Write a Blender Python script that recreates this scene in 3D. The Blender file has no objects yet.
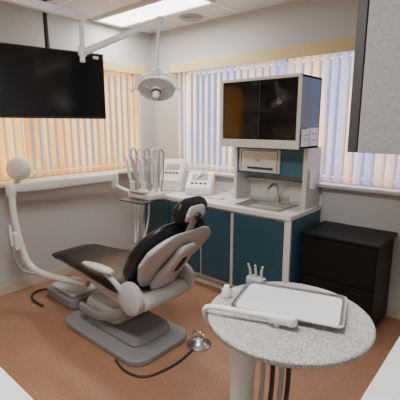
import bpy, bmesh, math, random
from mathutils import Vector, Matrix
random.seed(4)
pi=math.pi
# ---------------------------------------------------------------- materials
def mat(name,col,rough=.5,metal=0,noise=.04,scale=12,spec=.5,coat=0,bump=0):
    m=bpy.data.materials.new(name); m.use_nodes=True; nt=m.node_tree; N=nt.nodes; L=nt.links
    b=N['Principled BSDF']; b.inputs['Roughness'].default_value=rough; b.inputs['Metallic'].default_value=metal
    b.inputs['Specular IOR Level'].default_value=spec; b.inputs['Coat Weight'].default_value=coat
    tc=N.new('ShaderNodeTexCoord'); no=N.new('ShaderNodeTexNoise'); no.inputs['Scale'].default_value=scale; no.inputs['Detail'].default_value=4
    L.new(tc.outputs['Object'],no.inputs['Vector'])
    r=N.new('ShaderNodeValToRGB'); r.color_ramp.elements[0].position=.3; r.color_ramp.elements[1].position=.7
    r.color_ramp.elements[0].color=[max(0,c*(1-noise)) for c in col]+[1]
    r.color_ramp.elements[1].color=[min(1,c*(1+noise)) for c in col]+[1]
    L.new(no.outputs['Fac'],r.inputs['Fac']); L.new(r.outputs['Color'],b.inputs['Base Color'])
    if bump:
        bp=N.new('ShaderNodeBump'); bp.inputs['Strength'].default_value=bump; bp.inputs['Distance'].default_value=.01
        L.new(no.outputs['Fac'],bp.inputs['Height']); L.new(bp.outputs['Normal'],b.inputs['Normal'])
    return m
def speckle(name,base,dark,scale=140,rough=.35,lo=.32,hi=.42,noise2=0.05):
    m=mat(name,base,rough,noise=noise2,scale=6); nt=m.node_tree; N=nt.nodes; L=nt.links
    ramp=[n for n in N if n.type=='VALTORGB'][0]; b=N['Principled BSDF']
    no=N.new('ShaderNodeTexNoise'); no.inputs['Scale'].default_value=scale; no.inputs['Detail'].default_value=2
    tc=[n for n in N if n.type=='TEX_COORD'][0]; L.new(tc.outputs['Object'],no.inputs['Vector'])
    r2=N.new('ShaderNodeValToRGB'); r2.color_ramp.elements[0].position=lo; r2.color_ramp.elements[1].position=hi
    r2.color_ramp.elements[0].color=(0,0,0,1); r2.color_ramp.elements[1].color=(1,1,1,1)
    L.new(no.outputs['Fac'],r2.inputs['Fac'])
    mx=N.new('ShaderNodeMixRGB'); L.new(r2.outputs['Color'],mx.inputs['Fac']); mx.inputs['Color1'].default_value=(*dark,1)
    L.new(ramp.outputs['Color'],mx.inputs['Color2']); L.new(mx.outputs['Color'],b.inputs['Base Color'])
    return m
def emis(name,col,s):
    m=bpy.data.materials.new(name); m.use_nodes=True; N=m.node_tree.nodes; b=N['Principled BSDF']
    b.inputs['Base Color'].default_value=(*col,1); b.inputs['Emission Color'].default_value=(*col,1); b.inputs['Emission Strength'].default_value=s
    return m
M={}
M['wall']=mat('wall_paint',(.50,.49,.468),.8,noise=.02,scale=30,spec=.2)
M['trim']=mat('baseboard_vinyl',(.52,.46,.36),.6)
M['sill']=mat('sill_paint',(.50,.49,.46),.5)
M['valance']=mat('valance_fabric',(.56,.44,.22),.8,noise=.06,scale=60)
M['floor']=speckle('terracotta_sheet_floor',(.39,.205,.12),(.27,.135,.08),scale=90,rough=.45,lo=.3,hi=.6,noise2=.10)
M['white']=mat('white_plastic',(.76,.76,.74),.35)
M['cream']=mat('cream_laminate',(.64,.61,.55),.45)
M['counter']=mat('white_laminate_counter',(.74,.73,.71),.3)
M['teal']=mat('teal_laminate',(.024,.080,.115),.42,noise=.05)
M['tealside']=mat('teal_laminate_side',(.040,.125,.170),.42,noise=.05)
M['black']=mat('black_laminate',(.006,.006,.007),.45,spec=.25)
M['tv']=mat('tv_screen_black',(.003,.003,.004),.18)
M['bez']=mat('tv_bezel',(.012,.012,.013),.4)
M['vinyl']=mat('black_upholstery',(.012,.011,.013),.36,noise=.15,scale=40,bump=.05,spec=.4)
M['seatgrey']=mat('chair_shell_grey',(.50,.50,.49),.36)
M['basegrey']=mat('chair_base_grey',(.25,.25,.25),.42)
M['beige']=mat('unit_beige',(.68,.66,.60),.38)
M['chrome']=mat('chrome',(.75,.75,.76),.15,metal=1)
M['steel']=mat('brushed_steel',(.6,.6,.61),.3,metal=1,scale=50)
M['silver']=mat('reflector_silver',(.72,.72,.74),.3,metal=.35)
M['dark']=mat('dark_rubber',(.03,.03,.032),.5)
M['hose']=mat('grey_hose',(.36,.355,.35),.5)
M['lgrey']=speckle('grey_laminate',(.34,.325,.30),(.27,.255,.235),scale=60,rough=.5,lo=.3,hi=.6)
M['edge']=mat('dark_edge_band',(.045,.038,.034),.5)
M['slot']=mat('dark_slot',(.02,.02,.02),.6)
M['speck']=speckle('speckled_tabletop',(.52,.505,.48),(.20,.19,.18),scale=210,rough=.3,lo=.38,hi=.5)
M['tray']=mat('white_enamel_tray',(.72,.73,.76),.25)
M['lamp']=emis('fluorescent_diffuser',(1,.97,.92),6)
M['vent']=mat('vent_grey',(.35,.34,.32),.6)
def glassmat():
    m=bpy.data.materials.new('bronze_glass'); m.use_nodes=True; nt=m.node_tree; N=nt.nodes; L=nt.links; N.clear()
    o=N.new('ShaderNodeOutputMaterial'); t=N.new('ShaderNodeBsdfTransparent'); t.inputs[0].default_value=(.42,.385,.36,1)
    g=N.new('ShaderNodeBsdfGlossy'); g.inputs['Roughness'].default_value=.06; g.inputs[0].default_value=(.8,.8,.8,1)
    x=N.new('ShaderNodeMixShader'); x.inputs[0].default_value=.045
    L.new(t.outputs[0],x.inputs[1]); L.new(g.outputs[0],x.inputs[2]); L.new(x.outputs[0],o.inputs['Surface']); return m
M['bronze']=glassmat()
def ceilmat():
    m=mat('ceiling_tile',(.64,.64,.63),.9,noise=.05,scale=80); nt=m.node_tree; N=nt.nodes; L=nt.links
    b=N['Principled BSDF']; ramp=[n for n in N if n.type=='VALTORGB'][0]; tc=[n for n in N if n.type=='TEX_COORD'][0]
    br=N.new('ShaderNodeTexBrick'); br.offset=0; br.inputs['Scale'].default_value=1; br.inputs['Brick Width'].default_value=.61; br.inputs['Row Height'].default_value=.61
    br.inputs['Mortar Size'].default_value=.012; br.inputs['Mortar'].default_value=(.8,.8,.78,1)
    L.new(tc.outputs['Object'],br.inputs['Vector']); L.new(ramp.outputs['Color'],br.inputs['Color1']); L.new(ramp.outputs['Color'],br.inputs['Color2'])
    L.new(br.outputs['Color'],b.inputs['Base Color']); return m
M['ceil']=ceilmat()
def blindmat(name,c1,c2,axis,tr=.5):
    m=bpy.data.materials.new(name); m.use_nodes=True; nt=m.node_tree; N=nt.nodes; L=nt.links; N.clear()
    o=N.new('ShaderNodeOutputMaterial'); tc=N.new('ShaderNodeTexCoord'); mp=N.new('ShaderNodeMapping')
    s=[.5,.5,1.3]; s[axis]=7; mp.inputs['Scale'].default_value=s
    no=N.new('ShaderNodeTexNoise'); no.inputs['Scale'].default_value=1; no.inputs['Detail'].default_value=2
    r=N.new('ShaderNodeValToRGB'); r.color_ramp.elements[0].position=.40; r.color_ramp.elements[1].position=.60
    r.color_ramp.elements[0].color=(*c1,1); r.color_ramp.elements[1].color=(*c2,1)
    L.new(tc.outputs['Object'],mp.inputs['Vector']); L.new(mp.outputs['Vector'],no.inputs['Vector']); L.new(no.outputs['Fac'],r.inputs['Fac'])
    d=N.new('ShaderNodeBsdfDiffuse'); t=N.new('ShaderNodeBsdfTranslucent'); x=N.new('ShaderNodeMixShader'); x.inputs[0].default_value=tr
    L.new(r.outputs['Color'],d.inputs['Color']); L.new(r.outputs['Color'],t.inputs['Color']); L.new(d.outputs[0],x.inputs[1]); L.new(t.outputs[0],x.inputs[2]); L.new(x.outputs[0],o.inputs['Surface'])
    return m
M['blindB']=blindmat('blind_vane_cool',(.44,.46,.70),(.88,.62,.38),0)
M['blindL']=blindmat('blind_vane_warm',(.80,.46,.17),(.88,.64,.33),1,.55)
# ---------------------------------------------------------------- helpers
COL=bpy.context.scene.collection
def grp(name,loc=(0,0,0)):
    e=bpy.data.objects.new(name,None); e.empty_display_size=.1; e.location=loc; COL.objects.link(e); return e
def fin(name,bm,m,parent=None,smooth=False,bevel=0,seg=2,sub=0):
    bmesh.ops.recalc_face_normals(bm,faces=bm.faces)
    me=bpy.data.meshes.new(name); bm.to_mesh(me); bm.free()
    if smooth:
        for p in me.polygons: p.use_smooth=True
    o=bpy.data.objects.new(name,me); COL.objects.link(o)
    me.materials.append(M[m] if isinstance(m,str) else m)
    if bevel:
        b=o.modifiers.new('b','BEVEL'); b.width=bevel; b.segments=seg; b.limit_method='ANGLE'; b.angle_limit=math.radians(40)
    if parent:
        o.parent=parent; o.matrix_parent_inverse=Matrix.Translation(-Vector(parent.location))
    return o
def addbox(bm,x0,x1,y0,y1,z0,z1,mtx=None):
    vs=[Vector((x,y,z)) for x in(x0,x1) for y in(y0,y1) for z in(z0,z1)]
    if mtx: vs=[mtx@v for v in vs]
    v=[bm.verts.new(p) for p in vs]
    for f in((0,1,3,2),(4,6,7,5),(0,4,5,1),(2,3,7,6),(0,2,6,4),(1,5,7,3)): bm.faces.new([v[i] for i in f])
def box(name,p,x0,x1,y0,y1,z0,z1,m,bevel=.004,mtx=None,seg=2):
    bm=bmesh.new(); addbox(bm,x0,x1,y0,y1,z0,z1,mtx); return fin(name,bm,m,p,bevel=bevel,seg=seg)
def boxes(name,p,L,m,bevel=0,mtx=None):
    bm=bmesh.new()
    for b in L: addbox(bm,*b,mtx=mtx)
    return fin(name,bm,m,p,bevel=bevel)
def smoothpath(P,n=8):
    P=[Vector(p) for p in P]
    if len(P)<3: return P
    Q=[P[0]*2-P[1]]+P+[P[-1]*2-P[-2]]; out=[]
    for i in range(1,len(Q)-2):
        a,b,c,d=Q[i-1:i+3]
        for k in range(n):
            t=k/n; out.append(.5*((2*b)+(c-a)*t+(2*a-5*b+4*c-d)*t*t+(3*b-a-3*c+d)*t**3))
    out.append(P[-1]); return out
def sweep(bm,P,rad,n=12,sq=1.0):
    N=len(P)
    up=Vector((0,0,1)); T=[(P[min(i+1,N-1)]-P[max(i-1,0)]).normalized() for i in range(N)]
    if abs(T[0].dot(up))>.95: up=Vector((0,1,0))
    s=T[0].cross(up).normalized(); rings=[]
    for i in range(N):
        s=(s-T[i]*s.dot(T[i])).normalized(); u=s.cross(T[i])
        r=rad[i] if isinstance(rad,list) else rad
        w,h=r if isinstance(r,tuple) else (r,r)
        ring=[]
        for k in range(n):
            a=2*pi*k/n; c,sn=math.cos(a),math.sin(a)
            cc=math.copysign(abs(c)**sq,c); ss=math.copysign(abs(sn)**sq,sn)
            ring.append(bm.verts.new(P[i]+s*cc*w+u*ss*h))
        rings.append(ring)
    for i in range(N-1):
        for k in range(n): bm.faces.new([rings[i][k],rings[i][(k+1)%n],rings[i+1][(k+1)%n],rings[i+1][k]])
    bm.faces.new(rings[0]); bm.faces.new(rings[-1])
def tube(name,p,P,r,m,smooth=True,n=12,steps=8,sq=1.0,curved=True):
    P=smoothpath(P,steps) if curved else [Vector(q) for q in P]
    if isinstance(r,list) and len(r)!=len(P):
        k=len(r)-1; R=[]
        for i in range(len(P)):
            t=i/(len(P)-1)*k; j=min(int(t),k-1); f=t-j
            R.append(r[j]*(1-f)+r[j+1]*f if not isinstance(r[0],tuple) else tuple(r[j][q]*(1-f)+r[j+1][q]*f for q in(0,1)))
        r=R
    bm=bmesh.new(); sweep(bm,P,r,n,sq); o=fin(name,bm,m,p,smooth=True)
    md=o.modifiers.new('es','EDGE_SPLIT'); md.split_angle=math.radians(60); return o
def autosm(o,ang=40):
    for pl in o.data.polygons: pl.use_smooth=True
    md=o.modifiers.new('es','EDGE_SPLIT'); md.split_angle=math.radians(ang); return o
def lathe(name,p,prof,c,m,axis=(0,0,1),n=40,sharp=35):
    bm=bmesh.new(); q=Vector((0,0,1)).rotation_difference(Vector(axis).normalized()); c=Vector(c); R=[]
    for r,h in prof:
        if r<1e-5: R.append([bm.verts.new(c+q@Vector((0,0,h)))])
        else: R.append([bm.verts.new(c+q@Vector((r*math.cos(2*pi*k/n),r*math.sin(2*pi*k/n),h))) for k in range(n)])
    for a,b in zip(R,R[1:]):
        for k in range(n):
            if len(a)==1 and len(b)==1: continue
            if len(a)==1: bm.faces.new([a[0],b[k],b[(k+1)%n]])
            elif len(b)==1: bm.faces.new([a[k],a[(k+1)%n],b[0]])
            else: bm.faces.new([a[k],a[(k+1)%n],b[(k+1)%n],b[k]])
    if len(R[0])>1: bm.faces.new(R[0])
    if len(R[-1])>1: bm.faces.new(R[-1])
    return autosm(fin(name,bm,m,p),sharp)
def cyl(name,p,a,b,r,m,n=24):
    a=Vector(a); b=Vector(b); h=(b-a).length; return lathe(name,p,[(r*.94,0),(r,min(.004,h*.1)),(r,h-min(.004,h*.1)),(r*.94,h)],a,m,axis=b-a,n=n)
def rrect(x0,x1,y0,y1,r,n=6):
    out=[]
    for cx,cy,a0 in((x1-r,y1-r,0),(x0+r,y1-r,90),(x0+r,y0+r,180),(x1-r,y0+r,270)):
        for k in range(n+1):
            a=math.radians(a0+90*k/n); out.append((cx+r*math.cos(a),cy+r*math.sin(a)))
    return out
def prism(name,p,outline,z0,z1,m,bevel=.006,mtx=None,taper=1,seg=3):
    bm=bmesh.new(); mtx=mtx or Matrix(); cx=sum(a for a,b in outline)/len(outline); cy=sum(b for a,b in outline)/len(outline)
    A=[bm.verts.new(mtx@Vector((x,y,z0))) for x,y in outline]; B=[bm.verts.new(mtx@Vector((cx+(x-cx)*taper,cy+(y-cy)*taper,z1))) for x,y in outline]
    n=len(A)
    for k in range(n): bm.faces.new([A[k],A[(k+1)%n],B[(k+1)%n],B[k]])
    bm.faces.new(A); bm.faces.new(B)
    return fin(name,bm,m,p,bevel=bevel,seg=seg)
def pad(name,p,path,widths,thick,y0,m,round_=.05,n=28,sq=.55):
    P=smoothpath([(x,y0,z) for x,z in path],8); N=len(P); bm=bmesh.new(); rings=[]
    S=[0]
    for i in range(1,N): S.append(S[-1]+(P[i]-P[i-1]).length)
    Ltot=S[-1]; k=len(widths)-1
    st=[]
    for j in range(6): st.append(round_*(1-math.cos(j/6*pi/2)))
    st+= [round_+(Ltot-2*round_)*j/24 for j in range(25)]
    for j in range(1,7): st.append(Ltot-round_+round_*math.sin(j/6*pi/2))
    for s in st:
        s=min(max(s,0),Ltot); i=0
        while i<N-2 and S[i+1]<s: i+=1
        f=(s-S[i])/max(S[i+1]-S[i],1e-6); c=P[i].lerp(P[i+1],f); T=(P[min(i+2,N-1)]-P[max(i-1,0)]).normalized()
        nn=Vector((0,1,0)).cross(T)*-1
        t=s/Ltot*k; j=min(int(t),k-1); w=widths[j]*(1-(t-j))+widths[j+1]*(t-j)
        if isinstance(thick,(list,tuple)):
            kk=len(thick)-1; t=s/Ltot*kk; j=min(int(t),kk-1); th=thick[j]*(1-(t-j))+thick[j+1]*(t-j)
        else: th=thick
        e=1
        dd=min(s,Ltot-s)
        if dd<round_: e=math.sqrt(max(0.0,1-(1-dd/round_)**2))
        w2=w/2-round_*(1-e)*.9; h=th/2*max(e,.05)
        ring=[]
        for q in range(n):
            a=2*pi*q/n; cc,ss=math.cos(a),math.sin(a)
            ring.append(bm.verts.new(c+Vector((0,1,0))*math.copysign(abs(cc)**(sq*.6),cc)*w2+nn*math.copysign(abs(ss)**sq,ss)*h))
        rings.append(ring)
    for a,b in zip(rings,rings[1:]):
        for q in range(n): bm.faces.new([a[q],a[(q+1)%n],b[(q+1)%n],b[q]])
    bm.faces.new(rings[0]); bm.faces.new(rings[-1])
    return fin(name,bm,m,p,smooth=True)
# ---------------------------------------------------------------- room
X1,Y0,H=3.85,-3.75,2.53; T=.14
SZ,WZ=1.02,2.10
LW=(-2.75,-.19); BW=(.43,3.05)
bm=bmesh.new(); addbox(bm,-T,X1+T,Y0-T,T,-.1,0); fin('floor',bm,'floor')
bm=bmesh.new(); addbox(bm,-T,X1+T,Y0-T,T,H,H+.1); fin('ceiling',bm,'ceil')
boxes('wall_left',None,[(-T,0,Y0-T,LW[0],0,H),(-T,0,LW[1],T,0,H),(-T,0,LW[0],LW[1],0,SZ),(-T,0,LW[0],LW[1],WZ,H)],'wall')
boxes('wall_back',None,[(0,BW[0],0,T,0,H),(BW[1],X1+T,0,T,0,H),(BW[0],BW[1],0,T,0,SZ),(BW[0],BW[1],0,T,WZ,H)],'wall')
boxes('wall_right',None,[(X1,X1+T,Y0-T,0,0,H)],'wall')
boxes('wall_front',None,[(0,X1,Y0-T,Y0,0,H)],'wall')
boxes('baseboard_left',None,[(0,.012,Y0,0,0,.09)],'trim',.003)
boxes('baseboard_back',None,[(0.012,X1,-.012,0,0,.09)],'trim',.003)
w=grp('window_1',(-.1,-1.5,1.5))
boxes('frame',w,[(-.12,-.07,LW[0],LW[1],SZ,SZ+.05),(-.12,-.07,LW[0],LW[1],WZ-.05,WZ),(-.12,-.07,LW[0],LW[0]+.05,SZ,WZ),(-.12,-.07,LW[1]-.05,LW[1],SZ,WZ),(-.12,-.07,-1.5,-1.45,SZ,WZ)],'white',.004)
w=grp('window_2',(1.7,.1,1.5))
boxes('frame',w,[(BW[0],BW[1],.07,.12,SZ,SZ+.05),(BW[0],BW[1],.07,.12,WZ-.05,WZ),(BW[0],BW[0]+.05,.07,.12,SZ,WZ),(BW[1]-.05,BW[1],.07,.12,SZ,WZ),(1.7,1.75,.07,.12,SZ,WZ)],'white',.004)
boxes('trim_1',None,[(-.06,.19,LW[0]-.03,LW[1]+.03,SZ-.022,SZ+.002)],'sill',.006)
boxes('trim_2',None,[(BW[0]-.03,BW[1]+.03,-.09,.06,SZ-.025,SZ+.002)],'sill',.006)
def blinds(name,axis,a0,a1,m,z0,z1,sgn):
    g=grp(name,((a0+a1)/2,-.04,1.6) if axis==0 else (.04,(a0+a1)/2,1.6))
    bm=bmesh.new(); n=int((a1-a0)/.078)
    for i in range(n):
        c=a0+.045+i*.078; th=math.radians(sgn*(28+random.uniform(-6,6))); hw=.0445
        pts=[]
        for s in(-1,-.33,.33,1):
            u=hw*s; bow=.006*(1-s*s)
            da=u*math.cos(th)-bow*math.sin(th); dn=u*math.sin(th)+bow*math.cos(th)
            pts.append((c+da,-.042+dn) if axis==0 else (.042-dn,c+da))
        A=[bm.verts.new((x,y,z0)) for x,y in pts]; B=[bm.verts.new((x,y,z1)) for x,y in pts]
        for k in range(3): bm.faces.new([A[k],A[k+1],B[k+1],B[k]])
    fin('vanes',bm,m,g)
    if axis==0:
        boxes('valance',g,[(a0-.04,a1+.02,-.11,-.095,WZ-.05,WZ+.045),(a0-.04,a0-.028,-.11,0,WZ-.05,WZ+.045)],'valance',.003)
        boxes('head_rail',g,[(a0,a1,-.06,-.025,WZ-.03,WZ+.02)],'white',.003)
    else:
        boxes('valance',g,[(.095,.11,a0-.02,a1+.04,WZ-.05,WZ+.045),(0,.11,a1+.028,a1+.04,WZ-.05,WZ+.045)],'valance',.003)
        boxes('head_rail',g,[(.025,.06,a0,a1,WZ-.03,WZ+.02)],'white',.003)
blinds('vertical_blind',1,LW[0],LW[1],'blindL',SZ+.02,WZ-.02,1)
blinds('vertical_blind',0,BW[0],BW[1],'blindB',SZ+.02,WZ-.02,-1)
g=grp('fluorescent_ceiling_light',(.7,-.62,H))
boxes('frame',g,[(.06,1.3,-.80,-.775,H-.03,H),(.06,1.3,-.465,-.44,H-.03,H),(.06,.085,-.775,-.465,H-.03,H),(1.275,1.3,-.775,-.465,H-.03,H)],'white',.003)
boxes('diffuser',g,[(.085,1.275,-.775,-.465,H-.018,H-.008)],'lamp')
g=grp('fluorescent_ceiling_light',(2.5,-2.6,H))
boxes('frame',g,[(1.9,3.1,-2.92,-2.9,H-.03,H),(1.9,3.1,-2.3,-2.28,H-.03,H),(1.9,1.92,-2.9,-2.3,H-.03,H),(3.08,3.1,-2.9,-2.3,H-.03,H)],'white',.003)
boxes('diffuser',g,[(1.92,3.08,-2.9,-2.3,H-.018,H-.008)],'lamp')
lathe('round_ceiling_vent',None,[(0,-.02),(.03,-.02),(.03,-.012),(.055,-.022),(.06,-.012),(.085,-.022),(.09,-.01),(.11,-.012),(.12,0)],(.80,-.20,H),'vent',n=36)
# ---------------------------------------------------------------- sink cabinet
CZ=.83
g=grp('sink_cabinet_unit',(1.35,-.3,.4))
boxes('carcass',g,[(.42,2.12,-.54,-.016,.10,CZ-.035)],'cream',.003)
boxes('toe_kick',g,[(.45,2.08,-.48,-.02,0,.10)],'cream',.002)
sx0,sx1,sy0,sy1=1.56,1.98,-.49,-.17
boxes('countertop',g,[(.40,sx0,-.58,-.001,CZ-.035,CZ),(sx1,2.14,-.58,-.001,CZ-.035,CZ),(sx0,sx1,-.58,sy0,CZ-.035,CZ),(sx0,sx1,sy1,-.001,CZ-.035,CZ)],'counter',.002)
for i,(a,b) in enumerate(((.45,.82),(.835,1.215),(1.24,1.56),(1.60,2.07))):
    box('door_%d'%(i+1),g,a,b,-.56,-.541,.13,CZ-.06,'teal',.003)
box('side_panel',g,2.121,2.135,-.52,-.02,.06,CZ-.036,'tealside',.002)
box('stile',g,2.085,2.135,-.562,-.541,.03,CZ-.036,'counter',.002)
boxes('backsplash',g,[(.40,2.14,-.02,-.001,CZ,CZ+.1)],'counter',.003)
boxes('sink_rim',g,[(sx0-.015,sx1+.015,sy0-.015,sy0+.012,CZ,CZ+.006),(sx0-.015,sx1+.015,sy1-.035,sy1+.015,CZ,CZ+.006),(sx0-.015,sx0+.012,sy0,sy1,CZ,CZ+.006),(sx1-.012,sx1+.015,sy0,sy1,CZ,CZ+.006)],'steel',.002)
boxes('sink_bowl',g,[(sx0+.005,sx1-.005,sy0+.005,sy1-.03,CZ-.16,CZ-.15),(sx0+.003,sx0+.012,sy0,sy1-.02,CZ-.16,CZ+.003),(sx1-.012,sx1-.003,sy0,sy1-.02,CZ-.16,CZ+.003),(sx0,sx1,sy0+.003,sy0+.012,CZ-.16,CZ+.003),(sx0,sx1,sy1-.035,sy1-.025,CZ-.16,CZ+.003)],'steel')
cyl('faucet_base',g,(1.80,-.17,CZ+.004),(1.80,-.17,CZ+.06),.024,'steel')
tube('faucet_spout',g,[(1.80,-.17,CZ+.05),(1.80,-.18,CZ+.14),(1.80,-.25,CZ+.175),(1.79,-.33,CZ+.14),(1.79,-.335,CZ+.11)],.011,'steel')
tube('faucet_lever',g,[(1.80,-.17,CZ+.06),(1.86,-.16,CZ+.13),(1.90,-.15,CZ+.15)],.008,'steel')
cyl('faucet_handle',g,(1.88,-.15,CZ+.004),(1.88,-.15,CZ+.05),.016,'steel')
ux0,ux1,uy=1.39,2.12,-.46; uz0,uz1=1.325,1.87
boxes('upper_carcass',g,[(ux0,ux0+.018,uy,-.115,uz0,uz1),(ux0,ux1,uy,-.115,uz1-.018,uz1),(ux0,ux1,uy,-.115,uz0,uz0+.02),(ux0,ux1,-.135,-.115,uz0,uz1)],'cream',.002)
boxes('upper_side',g,[(ux1-.018,ux1,uy,-.115,uz0,uz1)],'tealside',.002)
boxes('upper_shelf',g,[(ux0+.02,ux1-.02,uy+.04,-.14,uz0+.29,uz0+.305)],'cream',.002)
boxes('upper_face_frame',g,[(ux0-.003,ux1+.004,uy-.018,uy-.001,uz0,uz0+.065),(ux0-.003,ux1+.004,uy-.018,uy-.001,uz1-.02,uz1+.004),(ux0-.003,ux0+.022,uy-.018,uy-.001,uz0+.066,uz1-.021),(ux1-.022,ux1+.004,uy-.018,uy-.001,uz0+.066,uz1-.021)],'cream',.002)
boxes('sliding_glass',g,[(ux0+.02,ux0+.38,uy-.010,uy-.006,uz0+.06,uz1-.02),(ux0+.36,ux1-.02,uy-.003,uy+.001,uz0+.06,uz1-.02)],'bronze')
boxes('glass_edge',g,[(ux0+.375,ux0+.381,uy-.011,uy-.005,uz0+.06,uz1-.02)],'edge')
boxes('stored_boxes',g,[(1.45,1.55,-.3,-.2,uz0+.02,uz0+.2),(1.58,1.65,-.3,-.2,uz0+.02,uz0+.25),(1.8,2.0,-.3,-.2,uz0+.02,uz0+.16),(1.5,1.7,-.35,-.2,uz0+.306,uz0+.42),(1.85,1.92,-.3,-.2,uz0+.306,uz0+.46)],'white')
boxes('stored_boxes_dark',g,[(1.67,1.76,-.3,-.2,uz0+.02,uz0+.22),(1.73,1.83,-.3,-.2,uz0+.306,uz0+.40)],'edge')
boxes('support_panels',g,[(ux0,ux0+.03,-.27,-.021,CZ,uz0),(ux1-.035,ux1,-.30,-.021,CZ,uz0),(ux0,ux1,-.034,-.021,CZ+.1,uz0)],'cream',.002)
boxes('dispenser_housing',g,[(ux0+.031,ux1-.036,-.25,-.036,1.08,uz0)],'tealside',.002)
box('towel_dispenser',g,1.45,1.86,-.275,-.251,1.10,1.30,'cream',.01)
box('dispenser_slot',g,1.54,1.80,-.279,-.2755,1.125,1.145,'edge',.002)
boxes('dispenser_frame',g,[(1.47,1.84,-.278,-.2755,1.285,1.29),(1.47,1.475,-.278,-.2755,1.11,1.285),(1.835,1.84,-.278,-.2755,1.11,1.285)],'edge')
box('dispenser_knob',g,1.62,1.66,-.283,-.2755,1.19,1.21,'steel',.002)
boxes('wall_boxes',g,[(ux1+.001,ux1+.03,-.44,-.36,uz0+.02,uz0+.15),(ux1+.001,ux1+.03,-.34,-.20,uz0+.02,uz0+.16)],'white',.004)
boxes('box_labels',g,[(ux1+.0305,ux1+.0315,-.43,-.37,uz0+.10,uz0+.11),(ux1+.0305,ux1+.0315,-.43,-.37,uz0+.07,uz0+.08),(ux1+.0305,ux1+.0315,-.32,-.22,uz0+.11,uz0+.12),(ux1+.0305,ux1+.0315,-.32,-.22,uz0+.06,uz0+.07)],'hose')
boxes('bottle_holders',g,[(ux1+.001,ux1+.035,-.25,-.19,1.0,1.15)],'white',.006)
def device(name,cx,cy,wd,dp,ht,rot):
    g=grp(name,(cx,cy,CZ)); mt=Matrix.Translation((cx,cy,CZ))@Matrix.Rotation(rot,4,'Z')
    bm=bmesh.new(); pr=[(-dp/2,0),(dp/2,0),(dp/2,ht),(dp*.18,ht),(-dp*.42,ht*.42),(-dp/2,ht*.36)]
    A=[bm.verts.new(mt@Vector((-wd/2,y,z+.001))) for y,z in pr]; B=[bm.verts.new(mt@Vector((wd/2,y,z+.001))) for y,z in pr]
    for k in range(6): bm.faces.new([A[k],A[(k+1)%6],B[(k+1)%6],B[k]])
    bm.faces.new(A); bm.faces.new(B); fin('housing',bm,'white',g,bevel=.022,seg=4)
    ang=math.atan2(ht*.58,dp*.6)
    m2=mt@Matrix.Translation((0,-dp*.12,ht*.72+.002))@Matrix.Rotation(ang,4,'X')
    box('display',g,-wd*.30,wd*.30,-.01,dp*.26,-.004,.004,'hose',.002,m2)
    boxes('keys',g,[(-wd*.3+i*wd*.16,-wd*.2+i*wd*.16,-dp*.30,-dp*.22,-.004,.005) for i in range(4)],'dark',0,m2)
    return g
g=device('apex_locator_device',.62,-.285,.25,.20,.32,.40)
tube('cord',g,[(.70,-.39,.88),(.73,-.43,.84),(.66,-.49,.838),(.76,-.53,.838)],.005,'hose')
g=device('curing_light_charger',.98,-.27,.27,.23,.21,.5)
tube('wand',g,[(.95,-.35,.93),(.98,-.29,1.01),(1.02,-.22,1.07)],[.012,.014,.009],'white')
box('tissue_box',None,1.24,1.33,-.15,-.06,CZ,CZ+.05,'cream',.006)
box('glove_box',None,1.19,1.35,-.42,-.35,CZ,CZ+.018,'white',.004)
g=grp('black_file_cabinet',(2.45,-.23,.35))
box('carcass',g,2.19,2.73,-.44,-.016,.03,.672,'black',.003)
box('top',g,2.17,2.75,-.47,-.015,.674,.70,'black',.004)
box('plinth',g,2.2,2.72,-.42,-.03,0,.03,'black',.001)
for i in range(2):
    box('drawer_%d'%(i+1),g,2.195,2.725,-.458,-.442,.05+i*.315,.355+i*.31,'black',.003)
    box('pull_%d'%(i+1),g,2.38,2.54,-.462,-.459,.33+i*.31,.34+i*.31,'black',.001)
g=grp('overhead_wall_cabinet',(3.3,-1,1.9))
box('carcass',g,2.785,X1-.002,-1.18,-.82,1.37,H-.002,'lgrey',.002)
box('left_edge_band',g,2.74,2.784,-1.20,-.82,1.372,H-.002,'edge',.002)
box('door_1',g,2.79,3.3,-1.20,-1.181,1.372,H-.01,'lgrey',.002)
box('door_2',g,3.305,X1-.005,-1.20,-1.181,1.372,H-.01,'lgrey',.002)
g=grp('side_counter',(3.5,-2,.5))
box('worktop',g,3.2,X1-.001,-2.7,-1.25,.865,.90,'counter',.004)
box('base',g,3.24,X1-.001,-2.68,-1.27,0,.864,'cream',.003)
g=grp('front_counter',(2,-3.2,.5))
box('worktop',g,1.3,2.72,Y0+.001,-2.775,.865,.90,'counter',.004)
box('base',g,1.32,2.70,Y0+.001,-2.81,0,.864,'cream',.003)
# ---------------------------------------------------------------- TV
g=grp('ceiling_mounted_television',(.37,-1.47,1.85))
a=Vector((.48,-1.0,0)); b=Vector((.26,-1.97,0)); ex=(a-b).normalized(); Lw=(a-b).length
ny=Vector((ex.y,-ex.x,0))
mt=Matrix(((ex.x,ny.x,0,b.x),(ex.y,ny.y,0,b.y),(0,0,1,0),(0,0,0,1)))
box('housing',g,0,Lw,-.05,0,1.56,2.12,'bez',.006,mt)
box('screen',g,.012,Lw-.012,.0005,.003,1.58,2.108,'tv',.001,mt)
box('rear_bulge',g,Lw*.2,Lw*.8,-.09,-.051,1.62,1.98,'bez',.01,mt)
box('bezel_label',g,Lw-.10,Lw-.05,.0032,.004,2.07,2.095,'hose',0,mt)
tube('mount_post',g,[(.30,-1.42,H),(.30,-1.42,1.8)],.02,'bez',curved=False)
box('mount_bracket',g,Lw*.45,Lw*.62,-.11,-.088,1.7,2.02,'bez',.003,mt)
lathe('mount_flange',g,[(.07,0),(.07,-.015),(.03,-.03)],(.30,-1.42,H),'bez')
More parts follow.
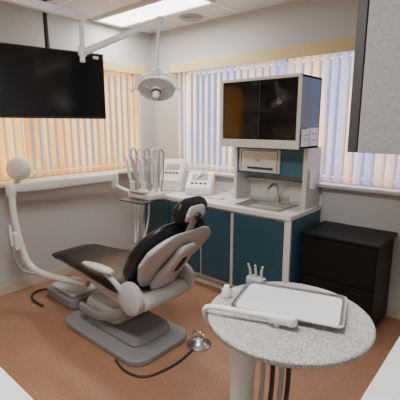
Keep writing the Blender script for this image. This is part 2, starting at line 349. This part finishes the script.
# ---------------------------------------------------------------- operating light
g=grp('dental_operating_light',(1.3,-1.5,2.1))
lathe('ceiling_flange',g,[(.10,0),(.10,-.02),(.04,-.04)],(1.10,-2.25,H),'white')
tube('ceiling_drop',g,[(1.10,-2.25,H),(1.10,-2.25,2.19)],.024,'white',curved=False)
tube('fixed_beam',g,[(1.10,-2.28,2.22),(1.01,-1.52,2.22)],[(.024,.028),(.024,.028)],'white',curved=False,sq=.5,n=16)
tube('pivot_post',g,[(1.01,-1.54,2.25),(1.02,-1.56,1.93)],.017,'white',curved=False)
lathe('pivot_collar',g,[(.026,-.03),(.03,0),(.026,.03)],(1.02,-1.557,2.0),'white')
tube('spring_arm',g,[(1.02,-1.56,1.99),(1.45,-1.23,2.19)],[(.02,.022),(.016,.018)],'white',curved=False,sq=.6,n=16)
tube('drop_post',g,[(1.45,-1.23,2.21),(1.45,-1.24,2.14),(1.455,-1.27,1.90),(1.465,-1.285,1.86)],.011,'white')
lathe('elbow',g,[(0,-.03),(.022,-.02),(.026,0),(.022,.02),(0,.03)],(1.45,-1.23,2.19),'white')
hc=Vector((1.49,-1.31,1.745)); ax=Vector((.34,-.42,-.84)).normalized()
sx=ax.cross(Vector((0,0,1))).normalized(); su=sx.cross(ax)
if su.z<0: su=-su
lathe('swivel_hub',g,[(0,-.035),(.022,-.03),(.032,0),(.024,.02),(0,.03)],(1.465,-1.285,1.855),'white')
tube('yoke',g,[hc+sx*.135,hc+sx*.125+Vector((0,0,.06)),Vector((1.465,-1.285,1.85)),hc-sx*.125+Vector((0,0,.06)),hc-sx*.135],.009,'white')
lathe('reflector_shell',g,[(.03,-.05),(.05,-.047),(.088,-.03),(.118,.002),(.113,.006),(.095,.002),(.075,-.018),(.045,-.032),(.03,-.036)],hc,'silver',axis=ax)
lathe('rim_ring',g,[(.11,.002),(.122,-.006),(.127,.004),(.122,.014),(.11,.010)],hc,'white',axis=ax)
lathe('bulb_cap',g,[(0,.085),(.018,.08),(.026,.05),(.028,.01),(.03,-.05),(0,-.055)],hc,'white',axis=ax,n=20)
lathe('bulb_band',g,[(.0285,.02),(.031,.024),(.031,.036),(.0275,.04)],hc,'edge',axis=ax,n=20)
for s in(-1,1):
    tube('handle_%d'%(1 if s<0 else 2),g,[hc+sx*s*.12,hc+sx*s*.15,hc+sx*s*.175+Vector((0,0,-.015))],[.009,.010,.017],'white')
for k in range(3):
    aa=2*pi*k/3+.5; dd=(sx*math.cos(aa)+su*math.sin(aa)); cyl('spoke_%d'%(k+1),g,hc+ax*.03,hc+dd*.118+ax*.006,.006,'hose',n=10)
# ---------------------------------------------------------------- dental chair
yc=-1.49
g=grp('dental_chair',(1.3,yc,0))
prism('base_plate',g,rrect(.84,1.76,yc-.29,yc+.24,.12),0,.045,'basegrey',.012)
prism('base_riser',g,rrect(1.0,1.64,yc-.19,yc+.18,.08),.045,.11,'basegrey',.02,taper=.9)
prism('lower_cover',g,rrect(.96,1.40,yc-.17,yc+.17,.07),.11,.22,'seatgrey',.03,taper=.86)
tube('lift_arm',g,[(1.08,yc,.17),(1.25,yc,.22),(1.50,yc,.34)],[(.13,.06),(.13,.055),(.13,.05)],'seatgrey',sq=.45,n=24)
tube('lift_link_near',g,[(1.02,yc-.20,.16),(1.30,yc-.20,.18),(1.62,yc-.2,.33)],[(.02,.04),(.02,.03),(.02,.04)],'basegrey',sq=.6,n=16)
tube('lift_link_far',g,[(1.02,yc+.20,.16),(1.30,yc+.20,.18),(1.62,yc+.2,.33)],[(.02,.04),(.02,.03),(.02,.04)],'basegrey',sq=.6,n=16)
pad('seat_frame',g,[(.95,.40),(1.2,.375),(1.5,.37),(1.76,.41)],[.26,.36,.42,.42],[.06,.09,.11,.12],yc,'seatgrey',.05)
pad('leg_rest_shell',g,[(.66,.445),(.95,.43),(1.25,.42)],[.34,.36,.38],[.03,.045,.06],yc,'seatgrey',.04)
pad('seat_cushion',g,[(.64,.475),(.85,.475),(1.1,.485),(1.3,.475),(1.48,.455),(1.62,.50)],[.37,.41,.46,.49,.48,.44],[.05,.06,.075,.08,.085,.09],yc,'vinyl',.06)
pad('toe_pad',g,[(.54,.455),(.62,.46),(.76,.465)],[.34,.38,.38],[.03,.04,.05],yc,'vinyl',.04)
pad('back_cushion',g,[(1.56,.50),(1.62,.60),(1.73,.74),(1.855,.88),(1.90,.94)],[.42,.50,.55,.54,.42],[.08,.09,.085,.075,.05],yc,'vinyl',.10)
pad('back_shell',g,[(1.62,.46),(1.69,.565),(1.79,.69),(1.905,.82),(1.965,.89)],[.32,.40,.53,.54,.40],[.06,.055,.05,.05,.04],yc,'seatgrey',.12)
pad('back_rib',g,[(1.68,.46),(1.75,.555),(1.85,.67),(1.95,.80)],[.22,.19,.16,.13],[.06,.06,.05,.04],yc,'seatgrey',.05)
pad('back_slot',g,[(1.80,.60),(1.85,.665),(1.90,.73)],[.05,.06,.05],[.05,.06,.05],yc,'slot',.02)
tube('headrest_bar',g,[(1.88,yc,.80),(1.95,yc,.90),(1.99,yc,.98)],[(.03,.008),(.03,.008),(.03,.008)],'steel',sq=.6,n=16)
pad('headrest_cushion',g,[(1.895,.945),(1.94,.99),(1.965,1.045),(1.955,1.09)],[.18,.25,.26,.20],[.05,.06,.06,.05],yc,'vinyl',.05)
pad('headrest_plate',g,[(1.955,.945),(1.995,.99),(2.01,1.05)],[.12,.16,.13],[.02,.025,.02],yc,'seatgrey',.03)
lathe('headrest_knob',g,[(.0,-.02),(.022,-.018),(.024,.01),(0,.016)],(2.01,yc,.985),'dark',axis=(.8,0,-.5))
for s,nm in((-1,'near'),(1,'far')):
    yy=yc+s*.235
    lathe('hip_cover_'+nm,g,[(0,-.035),(.08,-.033),(.105,-.02),(.11,0),(.105,.02),(.08,.033),(0,.035)],(1.66,yy,.44),'seatgrey',axis=(0,1,0))
    tube('arm_support_'+nm,g,[(1.62,yc+s*.25,.46),(1.56,yc+s*.275,.53),(1.47,yc+s*.285,.58)],[(.015,.028),(.014,.018),(.016,.014)],'seatgrey',n=16)
    tube('armrest_'+nm,g,[(1.55,yc+s*.285,.598),(1.43,yc+s*.29,.60),(1.24,yc+s*.285,.59)],[(.02,.010),(.034,.015),(.036,.016),(.034,.014),(.02,.009)],'seatgrey',n=20,sq=.7)
g=grp('foot_control_pedal',(1.81,-1.31,0))
lathe('pedal_disc',g,[(.085,0),(.085,.012),(.07,.022),(.05,.03),(.04,.045),(.02,.052),(0,.054)],(1.855,-1.30,0),'steel')
tube('bail_handle',g,[(1.795,-1.30,.02),(1.805,-1.30,.08),(1.855,-1.30,.10),(1.905,-1.30,.08),(1.915,-1.30,.02)],.005,'chrome')
tube('pedal_cable',g,[(1.87,-1.38,.008),(1.89,-1.55,.007),(1.87,-1.70,.007),(1.84,-1.77,.007),(1.78,-1.81,.007),(1.68,-1.82,.007),(1.57,-1.795,.01)],.008,'dark')
g=grp('floor_utility_box',(.5,-1.45,0))
prism('housing',g,rrect(.30,.76,-1.62,-1.30,.06),0,.09,'basegrey',.02)
prism('lid',g,rrect(.33,.73,-1.59,-1.33,.05),.09,.12,'seatgrey',.015,taper=.93)
tube('umbilical',g,[(.33,-1.55,.05),(.2,-1.60,.02),(.2,-1.68,.012),(.32,-1.74,.012),(.50,-1.74,.012)],.010,'dark')
# ---------------------------------------------------------------- delivery unit
g=grp('dental_delivery_unit',(.3,-1.7,.9))
tube('swing_post',g,[(.98,-1.60,.30),(.80,-1.63,.285),(.55,-1.72,.30),(.43,-1.78,.36),(.37,-1.81,.50),(.30,-1.82,.75),(.26,-1.81,.98)],.026,'beige',n=16)
lathe('post_cap',g,[(.036,-.07),(.04,-.05),(.04,.02),(.03,.035),(0,.04)],(.26,-1.81,1.0),'beige')
tube('main_arm',g,[(.26,-1.83,.995),(.30,-1.5,1.0),(.385,-.88,1.01)],[(.03,.034),(.03,.046),(.028,.040)],'beige',sq=.5,n=20)
lathe('arm_joint',g,[(.03,-.10),(.036,-.08),(.038,.04),(.03,.05),(0,.052)],(.385,-.87,1.0),'beige')
tube('front_arm',g,[(.385,-.87,.925),(.60,-.90,.90),(.90,-.94,.895)],[(.018,.014)]*3,'beige',sq=.6,n=16)
prism('instrument_head',g,rrect(.78,1.09,-1.04,-.84,.04),.88,.935,'white',.018)
box('head_tray',g,.84,1.12,-1.16,-1.045,.872,.884,'edge',.003)
prism('control_pad',g,rrect(.83,1.04,-1.06,-1.0,.02),.936,.95,'hose',.004)
for i in range(5):
    x=.79+i*.064; y=-.98+i*.012; dx=(i-2)*.012
    lathe('holder_%d'%(i+1),g,[(.018,-.03),(.022,0),(.025,.04),(.019,.04)],(x,y,.975),'hose' if i%2 else 'white')
    tube('handpiece_%d'%(i+1),g,[(x,y,.96),(x-.005+dx,y-.01,1.10),(x-.015+dx,y-.02,1.20),(x-.04+dx,y-.05,1.25)],[.012,.015,.011,.009,.006],'white' if i%2==0 else 'steel')
    tube('whip_%d'%(i+1),g,[(x-.02,y+.08,.93),(x-.03+dx,y+.10,1.12),(x-.03+dx,y+.10,1.27),(x-.02+dx,y+.05,1.30),(x-.01+dx,y+.03,1.24),(x,y+.03,1.0)],.008,'hose' if i%2==0 else 'white')
for i in range(3):
    x=.86+i*.06
    tube('hose_%d'%(i+1),g,[(x,-.95,.89),(x-.01,-.96,.7),(x-.03,-.98,.50+.03*i),(x-.08,-.96,.44+.03*i),(x-.11,-.93,.55),(x-.10,-.92,.88)],.008,'hose' if i%2 else 'white')
g=grp('assistant_suction_holder',(.4,-1.8,.6))
prism('holder_block',g,rrect(.355,.43,-1.885,-1.845,.012),.52,.66,'white',.01)
for i in range(2):
    tube('suction_tip_%d'%(i+1),g,[(.37+i*.04,-1.90,.56),(.37+i*.04,-1.905,.66),(.365+i*.04,-1.90,.73)],[.011,.012,.009],'white' if i else 'hose')
    tube('suction_hose_%d'%(i+1),g,[(.37+i*.04,-1.90,.56),(.37+i*.04,-1.89,.44),(.42,-1.84,.34),(.5,-1.78,.31)],.009,'hose')
g=grp('globe_table_lamp',(.18,-1.71,1.02))
lathe('base',g,[(.03,.0),(.03,.01),(.02,.02),(.015,.04)],(.155,-1.71,1.0225),'white')
lathe('globe',g,[(0,-.098)]+[(.098*math.sin(pi*k/16),-.098*math.cos(pi*k/16)) for k in range(1,16)]+[(0,.098)],(.215,-1.71,1.145),'cream')
# ---------------------------------------------------------------- round instrument cart
tc=Vector((2.86,-1.965,0)); TZ=.85
g=grp('round_instrument_cart',tc)
lathe('speckled_top',g,[(0,-.028),(.266,-.028),(.278,-.022),(.283,-.012),(.283,-.004),(.279,0),(0,0)],(tc.x-.012,tc.y,TZ),'speck',n=72)
lathe('column',g,[(.075,.05),(.06,.09),(.05,.15),(.042,.6),(.052,.72),(.06,.80),(.055,TZ-.029)],(2.74,-2.08,0),'white')
lathe('foot_base',g,[(.23,.03),(.235,.045),(.2,.06),(.08,.09)],(2.78,-2.03,0),'basegrey')
for k in range(5):
    aa=2*pi*k/5+.4; c=(2.78+.19*math.cos(aa),-2.03+.19*math.sin(aa),.025)
    lathe('caster_%d'%(k+1),g,[(0,-.012),(.022,-.012),(.025,0),(.022,.012),(0,.012)],c,'dark',axis=(math.sin(aa),math.cos(aa),0),n=20)
lathe('under_hub',g,[(.06,TZ-.07),(.12,TZ-.05),(.14,TZ-.029)],(2.77,-2.04,0),'white')
for i,(hx,hy,m_) in enumerate(((2.86,-2.08,'dark'),(2.885,-2.065,'hose'),(2.835,-2.10,'hose'),(2.90,-2.045,'dark'))):
    tube('hose_%d'%(i+1),g,[(hx,hy,.82),(hx+.01,hy-.02,.65),(hx-.01,hy-.01,.45),(hx-.04,hy+.05,.12)],.008,m_)
tube('handle_bar',g,[(2.645,-2.10,.79),(2.618,-2.135,.82),(2.625,-2.150,.868),(2.67,-2.14,.882),(2.80,-2.09,.882),(2.88,-2.06,.882)],.010,'white')
tube('handle_grip',g,[(2.84,-2.077,.880),(2.905,-2.053,.880)],[(.018,.017)]*2,'white',curved=False,n=20,sq=.7)
lathe('handle_knob',g,[(0,-.018),(.017,-.014),(.021,0),(.017,.014),(0,.018)],(2.905,-2.053,.88),'white')
tube('handle_mount',g,[(2.86,-2.067,.851),(2.86,-2.067,.875)],.010,'white',curved=False)
g=grp('instrument_tray',(2.83,-1.92,TZ))
th=math.atan2(-1.77+1.88,2.97-2.62); mt=Matrix.Translation((2.83,-1.918,TZ+.014))@Matrix.Rotation(th,4,'Z')
prism('tray_floor',g,rrect(-.175,.175,-.11,.11,.02),0,.006,'tray',.001,mt)
def ringwall(name,g,L,m,mtx):
    bm=bmesh.new(); R=[]
    for (hx,hy,z) in L:
        R.append([bm.verts.new(mtx@Vector((x,y,z))) for x,y in rrect(-hx,hx,-hy,hy,.022)])
    n=len(R[0])
    for a,b in zip(R,R[1:]+R[:1]):
        for k in range(n): bm.faces.new([a[k],a[(k+1)%n],b[(k+1)%n],b[k]])
    return autosm(fin(name,bm,m,g),50)
ringwall('tray_rim',g,[(.173,.108,.005),(.182,.117,.010),(.190,.125,.011),(.190,.125,.008),(.184,.119,.006),(.176,.111,.0)],'steel',mt)
prism('tray_stand',g,rrect(-.13,.13,-.08,.08,.02),-.0135,-.0005,'white',.002,mt)
g=grp('handpiece_rest',(2.6,-1.83,TZ))
prism('block',g,rrect(2.585,2.665,-1.845,-1.80,.012),TZ+.001,TZ+.03,'hose',.005)
for i,(x,y) in enumerate(((2.60,-1.825),(2.625,-1.822),(2.65,-1.818))):
    tube('syringe_%d'%(i+1),g,[(x,y,TZ+.02),(x-.003,y,TZ+.055),(x-.008+.008*i,y-.01,TZ+.085)],[.005,.006,.004],'hose')
g=grp('hand_sanitizer_bottle',(2.60,-1.98,TZ))
lathe('bottle',g,[(.017,0),(.019,.004),(.019,.03),(.012,.04),(.01,.046),(0,.047)],(2.605,-2.00,TZ+.001),'white',n=20)
# ---------------------------------------------------------------- lights
def area(name,loc,rot,sx,sy,e,col):
    l=bpy.data.lights.new(name,'AREA'); l.shape='RECTANGLE'; l.size=sx; l.size_y=sy; l.energy=e; l.color=col
    o=bpy.data.objects.new(name,l); o.location=loc; o.rotation_euler=rot; COL.objects.link(o); return o
area('daylight_left',(-.5,-1.47,1.6),(0,-pi/2,0),1.4,2.9,68,(1,.78,.44))
area('daylight_back',(1.75,.5,1.6),(-pi/2,0,0),2.9,1.4,72,(.97,.95,1))
area('ceiling_tubes_1',(.7,-.62,H-.04),(0,0,0),1.15,.3,24,(.97,.98,1))
area('ceiling_tubes_2',(2.5,-2.6,H-.04),(0,0,0),1.1,.55,36,(.97,.98,1))
W=bpy.data.worlds.new('World'); bpy.context.scene.world=W; W.use_nodes=True
W.node_tree.nodes['Background'].inputs[0].default_value=(.75,.8,.9,1); W.node_tree.nodes['Background'].inputs[1].default_value=.8
cam=bpy.data.cameras.new('camera'); cam.sensor_width=36; cam.lens=375/400*36; cam.clip_start=.02
co=bpy.data.objects.new('camera',cam); co.location=(3.41,-3.09,1.5)
co.rotation_euler=(math.radians(90-11.2),0,math.radians(40.8)); COL.objects.link(co)
bpy.context.scene.camera=co
